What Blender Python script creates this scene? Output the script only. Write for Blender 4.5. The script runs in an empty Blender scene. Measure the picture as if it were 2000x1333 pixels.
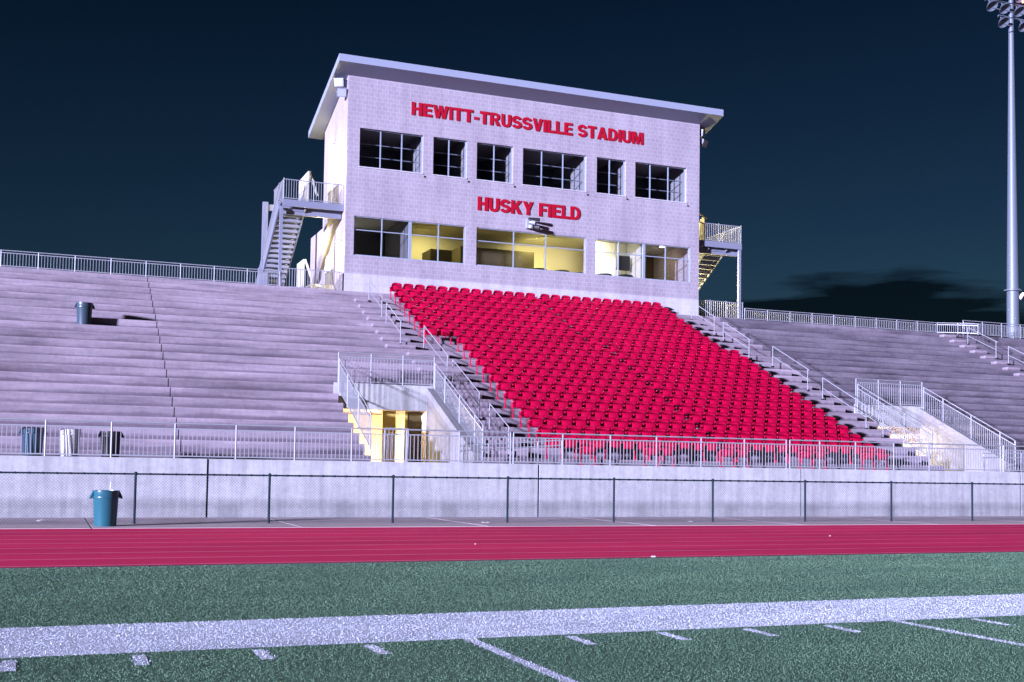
import bpy, math, random
from mathutils import Vector, Matrix
random.seed(7)
R = math.radians
C = bpy.context.scene.collection
S = bpy.context.scene

# ------------------------------------------------------------------ camera
F_PX, YAW, PITCH, ROLL, EYE, CY = 2280.868, 0.3774, 0.0512, 0.01528, 1.493, 130.0
cam = bpy.data.cameras.new("camera")
cam.sensor_width = 36.0
cam.lens = 36.0 * F_PX / 2000.0
cam.shift_y = CY / 2000.0
cam.clip_end = 3000
co = bpy.data.objects.new("camera", cam)
C.objects.link(co)
fw = Vector((math.sin(YAW) * math.cos(PITCH), math.cos(YAW) * math.cos(PITCH), math.sin(PITCH)))
rt = Vector((math.cos(YAW), -math.sin(YAW), 0))
up = rt.cross(fw)
r2 = rt * math.cos(ROLL) + up * math.sin(ROLL)
u2 = -rt * math.sin(ROLL) + up * math.cos(ROLL)
co.matrix_world = Matrix(((r2.x, u2.x, -fw.x, 0), (r2.y, u2.y, -fw.y, 0), (r2.z, u2.z, -fw.z, EYE), (0, 0, 0, 1)))
S.camera = co

# ------------------------------------------------------------------ world, sun, exposure
SUN_EL = R(6.8)
SUN_DIR = Vector((0.870 * math.cos(SUN_EL), 0.493 * math.cos(SUN_EL), -math.sin(SUN_EL)))
w = bpy.data.worlds.new("World")
S.world = w
w.use_nodes = True
nt = w.node_tree
for n in list(nt.nodes):
    nt.nodes.remove(n)
def wn(t, **kw):
    n = nt.nodes.new(t)
    for k, v in kw.items():
        setattr(n, k, v)
    return n
out = wn('ShaderNodeOutputWorld')
bg = wn('ShaderNodeBackground')
sky = wn('ShaderNodeTexSky', sky_type='NISHITA', sun_disc=False)
sky.sun_elevation = SUN_EL
sky.sun_rotation = math.atan2(-SUN_DIR.x, -SUN_DIR.y) % (2 * math.pi)
sky.dust_density = 0.3
tint = wn('ShaderNodeMix', data_type='RGBA', blend_type='MULTIPLY')
tint.inputs[0].default_value = 1.0
tint.inputs[7].default_value = (0.08, 0.34, 0.60, 1)
nt.links.new(sky.outputs[0], tint.inputs[6])
# a dark bank of cloud low above the right hand stand
tc = wn('ShaderNodeTexCoord')
sep = wn('ShaderNodeSeparateXYZ')
nt.links.new(tc.outputs['Generated'], sep.inputs[0])
mp = wn('ShaderNodeMapping')
mp.inputs['Scale'].default_value = (4.5, 4.5, 30)
nt.links.new(tc.outputs['Generated'], mp.inputs[0])
no = wn('ShaderNodeTexNoise')
no.inputs['Scale'].default_value = 1.7
no.inputs['Detail'].default_value = 6
nt.links.new(mp.outputs[0], no.inputs[0])
def wmath(op, a, b=None, c=None):
    n = wn('ShaderNodeMath', operation=op)
    for i, v in enumerate((a, b, c)):
        if v is None: continue
        if isinstance(v, (int, float)): n.inputs[i].default_value = v
        else: nt.links.new(v, n.inputs[i])
    return n.outputs[0]
dz = wmath('DIVIDE', wmath('SUBTRACT', sep.outputs[2], 0.118), 0.036)
az = wmath('DIVIDE', wmath('SUBTRACT', sep.outputs[0], 0.622), 0.125)
el = wmath('ADD', wmath('MULTIPLY', dz, dz), wmath('MULTIPLY', az, az))
front = wmath('GREATER_THAN', sep.outputs[1], 0.0)
m0 = wmath('SUBTRACT', wmath('ADD', wmath('SUBTRACT', 1.0, el), wmath('MULTIPLY', no.outputs[0], 3.4)), 1.45)
cl = wn('ShaderNodeMapRange')
cl.inputs[1].default_value = 0.0; cl.inputs[2].default_value = 0.55
cl.inputs[3].default_value = 0.0; cl.inputs[4].default_value = 0.85
nt.links.new(m0, cl.inputs[0])
cm = wn('ShaderNodeMix', data_type='RGBA')
nt.links.new(wmath('MULTIPLY', cl.outputs[0], front), cm.inputs[0])
nt.links.new(tint.outputs[2], cm.inputs[6])
# deep blue overhead, paler towards the horizon
gr = wn('ShaderNodeValToRGB')
nt.links.new(sep.outputs[2], gr.inputs[0])
ge = gr.color_ramp.elements
ge[0].position = 0.0; ge[0].color = (1.1, 0.52, 0.48, 1)
ge[1].position = 0.42; ge[1].color = (0.20, 0.15, 0.19, 1)
e_ = ge.new(0.17); e_.color = (0.76, 0.38, 0.41, 1)
gm = wn('ShaderNodeMix', data_type='RGBA', blend_type='MULTIPLY')
gm.inputs[0].default_value = 1.0
nt.links.new(cm.outputs[2], gm.inputs[6]); nt.links.new(gr.outputs[0], gm.inputs[7])
cm.inputs[7].default_value = (0.0015, 0.003, 0.006, 1)
nt.links.new(gm.outputs[2], bg.inputs[0])
bg.inputs[1].default_value = 0.0185
nt.links.new(bg.outputs[0], out.inputs[0])

sd = bpy.data.lights.new("sun", 'SUN')
sd.energy = 5.0
sd.angle = R(2.5)
sd.color = (0.69, 0.675, 1.0)
so = bpy.data.objects.new("sun", sd)
so.rotation_euler = SUN_DIR.to_track_quat('-Z', 'Y').to_euler()
so.location = (-40, -40, 30)
C.objects.link(so)
S.view_settings.view_transform = 'Standard'
S.view_settings.look = 'None'
S.view_settings.exposure = 1.92
S.view_settings.gamma = 1.0

# ------------------------------------------------------------------ materials
def mat(name, col, rough=0.7, metal=0.0, spec=0.5):
    m = bpy.data.materials.new(name)
    m.use_nodes = True
    b = m.node_tree.nodes['Principled BSDF']
    b.inputs['Base Color'].default_value = (*col, 1)
    b.inputs['Roughness'].default_value = rough
    b.inputs['Metallic'].default_value = metal
    b.inputs['Specular IOR Level'].default_value = spec
    return m
class NT:
    def __init__(s, m):
        s.t = m.node_tree; s.b = s.t.nodes['Principled BSDF']
        s.tc = s.t.nodes.new('ShaderNodeTexCoord')
    def n(s, ty, **kw):
        x = s.t.nodes.new(ty)
        for k, v in kw.items(): setattr(x, k, v)
        return x
    def l(s, a, b): s.t.links.new(a, b)
    def noise(s, scale, vec=(1, 1, 1), detail=4, rough=0.55, seed=(0, 0, 0)):
        mp = s.n('ShaderNodeMapping'); mp.inputs['Scale'].default_value = vec; mp.inputs['Location'].default_value = seed
        s.l(s.tc.outputs['Object'], mp.inputs[0])
        no = s.n('ShaderNodeTexNoise'); no.inputs['Scale'].default_value = scale
        no.inputs['Detail'].default_value = detail; no.inputs['Roughness'].default_value = rough
        s.l(mp.outputs[0], no.inputs[0]); return no.outputs[0]
    def ramp(s, fac, stops):
        r = s.n('ShaderNodeValToRGB'); e = r.color_ramp.elements
        while len(e) < len(stops): e.new(0.5)
        for i, (p, c) in enumerate(stops): e[i].position = p; e[i].color = (*c, 1)
        s.l(fac, r.inputs[0]); return r.outputs[0]
    def mix(s, fac, a, b, bt='MIX'):
        m = s.n('ShaderNodeMix', data_type='RGBA', blend_type=bt)
        for i, v in ((0, fac), (6, a), (7, b)):
            if isinstance(v, (int, float)): m.inputs[i].default_value = v
            elif isinstance(v, tuple): m.inputs[i].default_value = (*v, 1)
            else: s.l(v, m.inputs[i])
        return m.outputs[2]
    def col(s, c): s.l(c, s.b.inputs['Base Color'])
    def bump(s, h, strength=0.3, dist=0.02):
        b = s.n('ShaderNodeBump'); b.inputs['Strength'].default_value = strength; b.inputs['Distance'].default_value = dist
        s.l(h, b.inputs['Height']); s.l(b.outputs[0], s.b.inputs['Normal'])
    def math(s, op, a, b=0.0):
        n = s.n('ShaderNodeMath', operation=op)
        for i, v in enumerate((a, b)):
            if isinstance(v, (int, float)): n.inputs[i].default_value = v
            else: s.l(v, n.inputs[i])
        return n.outputs[0]

def concrete(name, base, var=0.25, streak=0.0, blotch=0.3, dark=(0.45, 0.42, 0.42), lam=0.0, rows=0.0):
    m = mat(name, base, 0.88, spec=0.25); t = NT(m)
    n1 = t.noise(0.55, (0.5, 1, 1.6), 6, 0.65)
    c = t.ramp(n1, [(0.28, tuple(x * (1 - var) for x in base)), (0.72, tuple(min(1, x * (1 + var)) for x in base))])
    n2 = t.noise(6.0, (1, 1, 1), 5, 0.7)
    c = t.mix(1.0, c, t.ramp(n2, [(0.3, (0.86, 0.86, 0.87)), (0.7, (1.08, 1.07, 1.05))]), 'MULTIPLY')
    if blotch:
        n3 = t.noise(0.32, (0.55, 1, 2.2), 7, 0.7, (13, 4, 7))
        c = t.mix(t.math('MULTIPLY', t.ramp(n3, [(0.52, (0, 0, 0)), (0.68, (1, 1, 1))]), blotch), c, dark, 'MULTIPLY')
    if lam:
        n5 = t.noise(1.0, (0.22, 1.4, 2.75), 3, 0.6, (3, 9, 1))
        c = t.mix(lam, c, t.ramp(n5, [(0.3, (0.62, 0.61, 0.63)), (0.7, (1.25, 1.22, 1.2))]), 'MULTIPLY')
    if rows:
        # uneven darker band along the foot of every step and a paler edge along its top
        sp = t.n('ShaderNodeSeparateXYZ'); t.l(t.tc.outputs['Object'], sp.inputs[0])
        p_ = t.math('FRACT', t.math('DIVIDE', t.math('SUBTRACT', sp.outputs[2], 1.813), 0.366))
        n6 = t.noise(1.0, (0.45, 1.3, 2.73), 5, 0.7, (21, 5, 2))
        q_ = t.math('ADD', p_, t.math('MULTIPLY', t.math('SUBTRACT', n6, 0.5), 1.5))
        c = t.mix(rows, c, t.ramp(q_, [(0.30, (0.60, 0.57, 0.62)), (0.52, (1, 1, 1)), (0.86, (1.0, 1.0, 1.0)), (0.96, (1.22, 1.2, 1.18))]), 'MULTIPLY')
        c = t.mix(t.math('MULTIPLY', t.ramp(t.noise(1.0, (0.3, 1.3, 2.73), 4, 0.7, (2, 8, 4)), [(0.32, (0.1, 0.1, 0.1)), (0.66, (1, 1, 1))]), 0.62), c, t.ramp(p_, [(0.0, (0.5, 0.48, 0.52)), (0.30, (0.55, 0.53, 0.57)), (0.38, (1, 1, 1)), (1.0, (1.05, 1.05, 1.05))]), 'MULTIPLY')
    if streak:
        n4 = t.noise(1.0, (5.5, 1, 0.35), 5, 0.65, (3, 1, 2))
        c = t.mix(streak, c, t.ramp(n4, [(0.33, (0.60, 0.58, 0.60)), (0.6, (1.06, 1.05, 1.05))]), 'MULTIPLY')
    t.col(c); t.bump(n2, 0.25, 0.012)
    return m

M = {}
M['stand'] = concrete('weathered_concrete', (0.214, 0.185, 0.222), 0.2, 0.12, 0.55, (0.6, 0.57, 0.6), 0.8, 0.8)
M['stand_dim_stained'] = concrete('dimmed_stained_concrete', (0.122, 0.110, 0.138), 0.28, 0.12, 0.85, (0.5, 0.47, 0.5), 0.8, 0.8)  # stains, plus a darker base that paints in the light falloff on the right
M['wall_concrete'] = concrete('cast_wall_concrete', (0.330, 0.343, 0.356), 0.10, 0.55, 0.4, (0.80, 0.77, 0.82))
M['apron'] = concrete('apron_concrete', (0.52, 0.43, 0.45), 0.14, 0.0, 0.4, (0.7, 0.68, 0.7))
M['white_concrete'] = concrete('pale_concrete', (0.17, 0.17, 0.185), 0.10, 0.35, 0.2, (0.8, 0.8, 0.82))

def block_mat(name, c1, c2, mortar):
    m = mat(name, c1, 0.9, spec=0.2); t = NT(m)
    sp = t.n('ShaderNodeSeparateXYZ'); t.l(t.tc.outputs['Object'], sp.inputs[0])
    cb = t.n('ShaderNodeCombineXYZ'); t.l(t.math('ADD', sp.outputs[0], sp.outputs[1]), cb.inputs[0]); t.l(sp.outputs[2], cb.inputs[1])
    br = t.n('ShaderNodeTexBrick')
    br.inputs['Color1'].default_value = (*c1, 1); br.inputs['Color2'].default_value = (*c2, 1); br.inputs['Mortar'].default_value = (*mortar, 1)
    br.inputs['Scale'].default_value = 1.0; br.inputs['Brick Width'].default_value = 0.27; br.inputs['Row Height'].default_value = 0.203
    br.inputs['Mortar Size'].default_value = 0.011; br.inputs['Mortar Smooth'].default_value = 0.3
    t.l(cb.outputs[0], br.inputs['Vector'])
    n1 = t.noise(0.6, (1, 1, 1), 4)
    c = t.mix(1.0, br.outputs['Color'], t.ramp(n1, [(0.3, (0.92, 0.9, 0.93)), (0.7, (1.06, 1.06, 1.05))]), 'MULTIPLY')
    n2 = t.noise(1.0, (2.6, 2.6, 0.16), 5, 0.65, (5, 2, 8))
    c = t.mix(0.6, c, t.ramp(n2, [(0.36, (0.80, 0.78, 0.80)), (0.58, (1.03, 1.03, 1.03))]), 'MULTIPLY')
    t.col(c)
    h = t.math('ADD', t.math('MULTIPLY', br.outputs['Fac'], -1.0), t.math('MULTIPLY', t.noise(30, (1, 1, 1), 4), 0.6))
    t.bump(h, 0.4, 0.01)
    return m
M['block'] = block_mat('split_face_block', (0.268, 0.244, 0.280), (0.245, 0.222, 0.256), (0.335, 0.312, 0.345))
M['block_white'] = block_mat('pale_block_base', (0.383, 0.376, 0.403), (0.350, 0.343, 0.376), (0.416, 0.409, 0.436))

m = mat('turf', (0.10, 0.2, 0.13), 0.85, spec=0.25); t = NT(m)
tn = t.noise(26, (1, 1, 1), 4, 0.75); tn2 = t.noise(0.5, (0.6, 1.4, 1), 5, 0.6); tn3 = t.noise(95, (1, 1, 1), 2, 0.7)
c = t.ramp(tn, [(0.33, (0.08, 0.17, 0.11)), (0.56, (0.13, 0.26, 0.17)), (0.72, (0.20, 0.36, 0.25))])
c = t.mix(1.0, c, t.ramp(tn3, [(0.3, (0.55, 0.6, 0.6)), (0.7, (1.4, 1.4, 1.35))]), 'MULTIPLY')
c = t.mix(1.0, c, t.ramp(tn2, [(0.3, (0.72, 0.76, 0.82)), (0.7, (1.2, 1.16, 1.1))]), 'MULTIPLY')
t.col(c); t.bump(t.math('ADD', tn, t.math('MULTIPLY', tn3, 0.6)), 0.22, 0.05); M['turf'] = m

m = mat('turf_white', (0.8, 0.8, 0.8), 0.85, spec=0.25); t = NT(m)
tn = t.noise(26, (1, 1, 1), 4, 0.75); tn3 = t.noise(95, (1, 1, 1), 2, 0.7); tn2 = t.noise(0.9, (0.5, 1.4, 1), 5)
c = t.ramp(tn, [(0.33, (0.62, 0.68, 0.76)), (0.5, (0.84, 0.88, 0.94))])
c = t.mix(1.0, c, t.ramp(tn3, [(0.32, (0.6, 0.62, 0.64)), (0.6, (1.1, 1.1, 1.1))]), 'MULTIPLY')
c = t.mix(1.0, c, t.ramp(tn2, [(0.35, (0.80, 0.80, 0.83)), (0.65, (1.05, 1.05, 1.05))]), 'MULTIPLY')
t.col(c); t.bump(t.math('ADD', tn, t.math('MULTIPLY', tn3, 0.6)), 0.22, 0.05); M['turf_white'] = m

m = mat('track', (0.6, 0.05, 0.12), 0.95, spec=0.08); t = NT(m)
tn = t.noise(60, (1, 1, 1), 3, 0.7); tn2 = t.noise(0.35, (0.35, 1.6, 1), 5, 0.6)
c = t.ramp(tn, [(0.3, (0.74, 0.022, 0.105)), (0.7, (0.95, 0.045, 0.185))])
c = t.mix(1.0, c, t.ramp(tn2, [(0.32, (0.80, 0.78, 0.80)), (0.7, (1.12, 1.1, 1.1))]), 'MULTIPLY')
t.col(c); t.bump(tn, 0.2, 0.02); M['track'] = m
m = mat('lane_paint', (0.72, 0.33, 0.45), 0.8); t = NT(m)
t.col(t.ramp(t.noise(3, (0.6, 3, 1), 5, 0.7), [(0.32, (0.88, 0.08, 0.22)), (0.6, (0.92, 0.28, 0.42))])); t.bump(t.noise(60, (1, 1, 1), 3, 0.7), 0.2, 0.02); M['lane'] = m

M['seat'] = mat('red_seat_plastic', (0.36, 0.001, 0.04), 0.27, spec=0.5)
t = NT(M['seat']); t.col(t.ramp(t.noise(2.0, (1, 1, 1), 3), [(0.3, (0.27, 0.001, 0.026)), (0.7, (0.43, 0.0015, 0.041))]))
M['seat_frame'] = mat('red_seat_iron', (0.409, 0.005, 0.046), 0.35, spec=0.5)
M['rail'] = mat('galvanised_rail', (0.238, 0.251, 0.284), 0.5, 0.2)
M['steel'] = mat('painted_steel', (0.165, 0.178, 0.238), 0.5, 0.1)
M['fence'] = mat('black_vinyl', (0.008, 0.018, 0.025), 0.8, spec=0.15)
M['fence_wire'] = mat('dark_wire', (0.05, 0.065, 0.085), 0.5)
M['roof'] = mat('roof_metal', (0.224, 0.251, 0.330), 0.5, 0.1)
m = mat('soffit_metal', (0.238, 0.205, 0.211), 0.7); t = NT(m)
wv = t.n('ShaderNodeTexWave'); wv.inputs['Scale'].default_value = 2.2; t.l(t.tc.outputs['Object'], wv.inputs[0])
t.bump(wv.outputs[1], 0.35, 0.02); M['soffit'] = m
M['frame'] = mat('window_aluminium', (0.277, 0.330, 0.409), 0.4, 0.3)
M['sign'] = mat('sign_red', (0.277, 0.001, 0.015), 0.6, spec=0.2)
M['plain'] = mat('interior_paint', (0.52, 0.47, 0.36), 0.9)
M['ceiling'] = mat('ceiling_tile', (0.40, 0.37, 0.26), 0.9)
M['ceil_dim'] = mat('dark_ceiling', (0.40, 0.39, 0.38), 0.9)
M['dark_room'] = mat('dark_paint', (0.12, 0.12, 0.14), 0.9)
M['partition'] = mat('partition_paint', (0.264, 0.264, 0.290), 0.9)
M['wood'] = mat('dark_wood', (0.075, 0.058, 0.03), 0.6)
M['black'] = mat('black_plastic', (0.012, 0.012, 0.014), 0.5)
M['teal'] = mat('teal_plastic', (0.013, 0.080, 0.105), 0.28)
M['slate'] = mat('slate_plastic', (0.026, 0.050, 0.069), 0.35)
M['slate2'] = mat('steel_blue_plastic', (0.040, 0.086, 0.119), 0.35)
M['white_p'] = mat('white_plastic', (0.541, 0.541, 0.541), 0.4)
M['paper'] = mat('paper_white', (0.561, 0.541, 0.528), 0.8)
M['brown'] = mat('tunnel_brown', (0.36, 0.26, 0.06), 0.8)
M['brown2'] = mat('tunnel_dark_brown', (0.085, 0.062, 0.018), 0.8)
M['tunnel_white'] = mat('tunnel_white', (0.80, 0.76, 0.62), 0.8)
M['lens'] = mat('lamp_glass', (0.25, 0.27, 0.28), 0.2, spec=0.7)
M['door'] = mat('door_paint', (0.409, 0.396, 0.363), 0.6)
def emit(name, col, s):
    m = mat(name, col, 0.5); b = m.node_tree.nodes['Principled BSDF']
    b.inputs['Emission Color'].default_value = (*col, 1); b.inputs['Emission Strength'].default_value = s; return m
M['glow'] = emit('lit_lens', (1, 0.93, 0.62), 6)
M['glow2'] = emit('ceiling_glow', (1, 0.95, 0.75), 4.5)
M['redlamp'] = emit('red_beacon', (1, 0.15, 0.08), 2.0)
m = bpy.data.materials.new('window_glass'); m.use_nodes = True
g = m.node_tree
for n in list(g.nodes): g.nodes.remove(n)
o_ = g.nodes.new('ShaderNodeOutputMaterial'); mx = g.nodes.new('ShaderNodeMixShader'); tr = g.nodes.new('ShaderNodeBsdfTransparent'); gl = g.nodes.new('ShaderNodeBsdfGlossy')
gl.inputs['Roughness'].default_value = 0.03; tr.inputs[0].default_value = (0.86, 0.88, 0.9, 1)
fr = g.nodes.new('ShaderNodeLayerWeight'); fr.inputs[0].default_value = 0.12
g.links.new(fr.outputs[0], mx.inputs[0]); g.links.new(tr.outputs[0], mx.inputs[1]); g.links.new(gl.outputs[0], mx.inputs[2]); g.links.new(mx.outputs[0], o_.inputs[0])
M['glass'] = m

# ------------------------------------------------------------------ mesh helpers
class MB:
    def __init__(s): s.v = []; s.f = []; s.sm = []
    def quad(s, a, b, c, d):
        i = len(s.v); s.v += [a, b, c, d]; s.f.append((i, i + 1, i + 2, i + 3)); return s
    def poly(s, pts):
        i = len(s.v); s.v += pts; s.f.append(tuple(range(i, i + len(pts)))); return s
    def box(s, x0, x1, y0, y1, z0, z1):
        i = len(s.v)
        s.v += [(x0, y0, z0), (x1, y0, z0), (x1, y1, z0), (x0, y1, z0), (x0, y0, z1), (x1, y0, z1), (x1, y1, z1), (x0, y1, z1)]
        for q in ((0, 3, 2, 1), (4, 5, 6, 7), (0, 1, 5, 4), (1, 2, 6, 5), (2, 3, 7, 6), (3, 0, 4, 7)):
            s.f.append(tuple(i + k for k in q))
        return s
    def bar(s, a, b, r, n=4, r1=None, rot=0.785398):
        a = Vector(a); b = Vector(b); d = (b - a)
        if d.length < 1e-6: return s
        d.normalize()
        ref = Vector((0, 0, 1)) if abs(d.z) < 0.9 else Vector((1, 0, 0))
        u = d.cross(ref).normalized(); w_ = d.cross(u)
        r1 = r if r1 is None else r1
        i = len(s.v)
        k4 = 1.4142 if n == 4 else 1.0
        for p, rr in ((a, r), (b, r1)):
            for k in range(n):
                t_ = rot + 2 * math.pi * k / n
                s.v.append(tuple(p + (u * math.cos(t_) + w_ * math.sin(t_)) * rr * k4))
        for k in range(n):
            k2 = (k + 1) % n
            s.f.append((i + k, i + k2, i + n + k2, i + n + k))
        s.f.append(tuple(i + k for k in reversed(range(n)))); s.f.append(tuple(i + n + k for k in range(n)))
        return s
    def path(s, pts, r, n=6):
        for a, b in zip(pts, pts[1:]): s.bar(a, b, r, n)
        return s
    def extr_x(s, prof, x0, x1):     # prof: (y,z) polygon
        i = len(s.v); n = len(prof)
        s.v += [(x0, y, z) for y, z in prof] + [(x1, y, z) for y, z in prof]
        for k in range(n):
            k2 = (k + 1) % n
            s.f.append((i + k, i + n + k, i + n + k2, i + k2))
        s.f.append(tuple(i + k for k in range(n))); s.f.append(tuple(i + n + k for k in reversed(range(n))))
        return s
    def lathe(s, prof, n=28, c=(0, 0, 0)):   # prof: (r,z)
        i = len(s.v)
        for r, z in prof:
            for k in range(n):
                a = 2 * math.pi * k / n
                s.v.append((c[0] + r * math.cos(a), c[1] + r * math.sin(a), c[2] + z))
        for j in range(len(prof) - 1):
            for k in range(n):
                k2 = (k + 1) % n
                s.f.append((i + j * n + k, i + j * n + k2, i + (j + 1) * n + k2, i + (j + 1) * n + k))
        return s
    def grid(s, rows):
        i = len(s.v); n = len(rows[0])
        for r in rows: s.v += r
        for j in range(len(rows) - 1):
            for k in range(n - 1):
                s.f.append((i + j * n + k, i + j * n + k + 1, i + (j + 1) * n + k + 1, i + (j + 1) * n + k))
        return s
    def slab(s, rows, off):
        # closed thin shell from a grid, thickness vector off
        n = len(rows[0]); m_ = len(rows)
        back = [[(p[0] + off[0], p[1] + off[1], p[2] + off[2]) for p in r] for r in rows]
        i = len(s.v)
        s.grid(rows)
        j0 = len(s.v); s.grid([list(reversed(r)) for r in back])
        def fi(j, k): return i + j * n + k
        def bi(j, k): return j0 + j * n + (n - 1 - k)
        for k in range(n - 1):
            s.f.append((fi(0, k + 1), fi(0, k), bi(0, k), bi(0, k + 1)))
            s.f.append((fi(m_ - 1, k), fi(m_ - 1, k + 1), bi(m_ - 1, k + 1), bi(m_ - 1, k)))
        for j in range(m_ - 1):
            s.f.append((fi(j, 0), fi(j + 1, 0), bi(j + 1, 0), bi(j, 0)))
            s.f.append((fi(j + 1, n - 1), fi(j, n - 1), bi(j, n - 1), bi(j + 1, n - 1)))
        return s
    def mesh(s, name, m, smooth=False):
        me = bpy.data.meshes.new(name)
        me.from_pydata([tuple(v) for v in s.v], [], s.f)
        if m: me.materials.append(m)
        if smooth:
            for p in me.polygons: p.use_smooth = True
            try: me.set_sharp_from_angle(angle=R(40))
            except Exception: pass
        me.update()
        return me
    def obj(s, name, m, parent=None, smooth=False, loc=None):
        o = bpy.data.objects.new(name, s.mesh(name, m, smooth))
        C.objects.link(o)
        if loc: o.location = loc
        if parent: o.parent = parent
        return o
def tag(o, label=None, cat=None, group=None, kind=None):
    if label: o['label'] = label
    if cat: o['category'] = cat
    if group: o['group'] = group
    if kind: o['kind'] = kind
    return o
def thing(name, label, cat, group=None, loc=(0, 0, 0), rz=0):
    o = bpy.data.objects.new(name, None); C.objects.link(o)
    o.location = loc; o.rotation_euler = (0, 0, rz); o.empty_display_size = 0.2
    return tag(o, label, cat, group)
def inst(name, me, parent, loc=(0, 0, 0)):
    o = bpy.data.objects.new(name, me); C.objects.link(o); o.parent = parent; o.location = loc; return o
def ordn(n):
    return '%d%s' % (n, 'th' if 10 <= n % 100 <= 20 else {1: 'st', 2: 'nd', 3: 'rd'}.get(n % 10, 'th'))
def light(name, kind, loc, energy, col, size=0.3, direction=None, spot=None):
    l = bpy.data.lights.new(name, kind); l.energy = energy; l.color = col
    if kind == 'AREA': l.size = size
    if kind in ('POINT', 'SPOT'): l.shadow_soft_size = size
    if spot: l.spot_size = spot; l.spot_blend = 0.6
    o = bpy.data.objects.new(name, l); C.objects.link(o); o.location = loc
    if direction: o.rotation_euler = Vector(direction).to_track_quat('-Z', 'Y').to_euler()
    return o

# ------------------------------------------------------------------ ground
tag(MB().box(-700, 900, -400, 1200, -0.5, -0.03).obj('ground', M['apron']), kind='structure')
b = MB(); b.quad((-90, -70, 0), (120, -70, 0), (120, 17.5, 0), (-90, 17.5, 0))
tag(b.obj('turf_field', M['turf']), kind='structure')
b = MB(); b.quad((-90, 9.63, .004), (120, 9.63, .004), (120, 11.35, .004), (-90, 11.35, .004))
tag(b.obj('sideline', M['turf_white']), kind='structure')
b = MB(); b.quad((-90, 13.62, .004), (120, 13.62, .004), (120, 13.66, .004), (-90, 13.66, .004))
X0, YD = 3.442, 0.9144
b = MB()
for k in range(-14, 40):
    x = X0 + YD * k
    if k % 5 == 0: b.quad((x - .05, -60, .004), (x + .05, -60, .004), (x + .05, 9.63, .004), (x - .05, 9.63, .004))
    else: b.quad((x - .05, 9.03, .004), (x + .05, 9.03, .004), (x + .05, 9.52, .004), (x - .05, 9.52, .004))
tag(b.obj('yard_lines', M['turf_white']), kind='structure')
b = MB(); b.quad((-90, 17.62, .002), (120, 17.62, .002), (120, 27.45, .002), (-90, 27.45, .002))
tag(b.obj('running_track', M['track']), kind='structure')
b = MB()
for k in range(9):
    y = 17.78 + k * 1.2
    b.quad((-90, y - .04, .006), (120, y - .04, .006), (120, y + .04, .006), (-90, y + .04, .006))
tag(b.obj('lane_lines', M['lane']), kind='structure')
tag(MB().box(-90, 120, 17.5, 17.62, -.02, .006).obj('track_kerb', M['stand_dim_stained']), kind='structure')
b = MB()
xs = [-60, -3.2, 0.95, 5.6] + [5.6 + 4.7 * k for k in range(1, 18)]
for a, c_ in zip(xs, xs[1:]):
    b.box(a + .02, c_ - .02, 27.45, 29.1, -.05, .012)
    b.box(a + .02, c_ - .02, 29.12, 32.7, -.05, .008)
tag(b.obj('apron', M['apron']), kind='structure')

# upright turf fibres in the part of the field before the camera
import numpy as np
def fibre_mat(name, lo, hi, patch):
    m = mat(name, lo, 0.7, spec=0.3); t = NT(m)
    ge = t.n('ShaderNodeNewGeometry')
    c = t.ramp(ge.outputs['Random Per Island'], [(0.0, lo), (1.0, hi)])
    c = t.mix(1.0, c, t.ramp(t.noise(0.7, (0.6, 1.3, 1), 5, 0.65), [(0.3, tuple(1 - x for x in patch)), (0.7, tuple(1 + x for x in patch))]), 'MULTIPLY')
    t.col(c); return m
M['fibre'] = fibre_mat('turf_fibre', (0.046, 0.100, 0.062), (0.092, 0.170, 0.108), (0.32, 0.27, 0.22))
M['fibre_white'] = fibre_mat('painted_fibre', (0.36, 0.40, 0.49), (0.46, 0.50, 0.60), (0.12, 0.12, 0.12))
rng = np.random.default_rng(5)
def blades():
    N = 1300000
    y = rng.uniform(4.6, 17.48, N); x = rng.uniform(-3.5, 21.0, N)
    keep = (x > -.08 * y - 1.6) & (x < 1.05 * y + 1.6) & (rng.uniform(0, 1, N) < 7.5 / np.hypot(x, y))
    return x[keep], y[keep]
def fibre_mesh(name, x, y, h, wd, m):
    n = len(x); a = rng.uniform(0, 2 * np.pi, n); hh = h * rng.uniform(.6, 1.25, n)
    d = np.hypot(x, y) / 9.0
    ww = wd * rng.uniform(.7, 1.4, n) * np.maximum(.8, d)
    lx = rng.normal(0, .35, n) * hh; ly = rng.normal(0, .35, n) * hh
    v = np.empty((n, 3, 3), np.float32)
    v[:, 0] = np.stack([x - np.cos(a) * ww, y - np.sin(a) * ww, np.full(n, .003)], 1)
    v[:, 1] = np.stack([x + np.cos(a) * ww, y + np.sin(a) * ww, np.full(n, .003)], 1)
    v[:, 2] = np.stack([x + lx, y + ly, hh], 1)
    me = bpy.data.meshes.new(name)
    me.vertices.add(n * 3); me.vertices.foreach_set('co', v.ravel())
    me.loops.add(n * 3); me.loops.foreach_set('vertex_index', np.arange(n * 3, dtype=np.int32))
    me.polygons.add(n); me.polygons.foreach_set('loop_start', np.arange(0, n * 3, 3, dtype=np.int32))
    try: me.polygons.foreach_set('loop_total', np.full(n, 3, np.int32))
    except Exception: pass
    me.update(calc_edges=True); me.materials.append(m)
    o = bpy.data.objects.new(name, me); C.objects.link(o); return o
bx_, by_ = blades()
kx = (bx_ - X0) / YD; kr = np.round(kx); off = np.abs(bx_ - (X0 + YD * kr))
jx = rng.normal(0, .012, len(bx_)); jy = rng.normal(0, .015, len(bx_))
side = (by_ + jy > 9.63) & (by_ + jy < 11.35)
yard = (~side) & (off + jx < .058) & (by_ < 9.63) & (((kr % 5) == 0) | ((by_ + jy > 9.03) & (by_ + jy < 9.52)))
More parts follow.
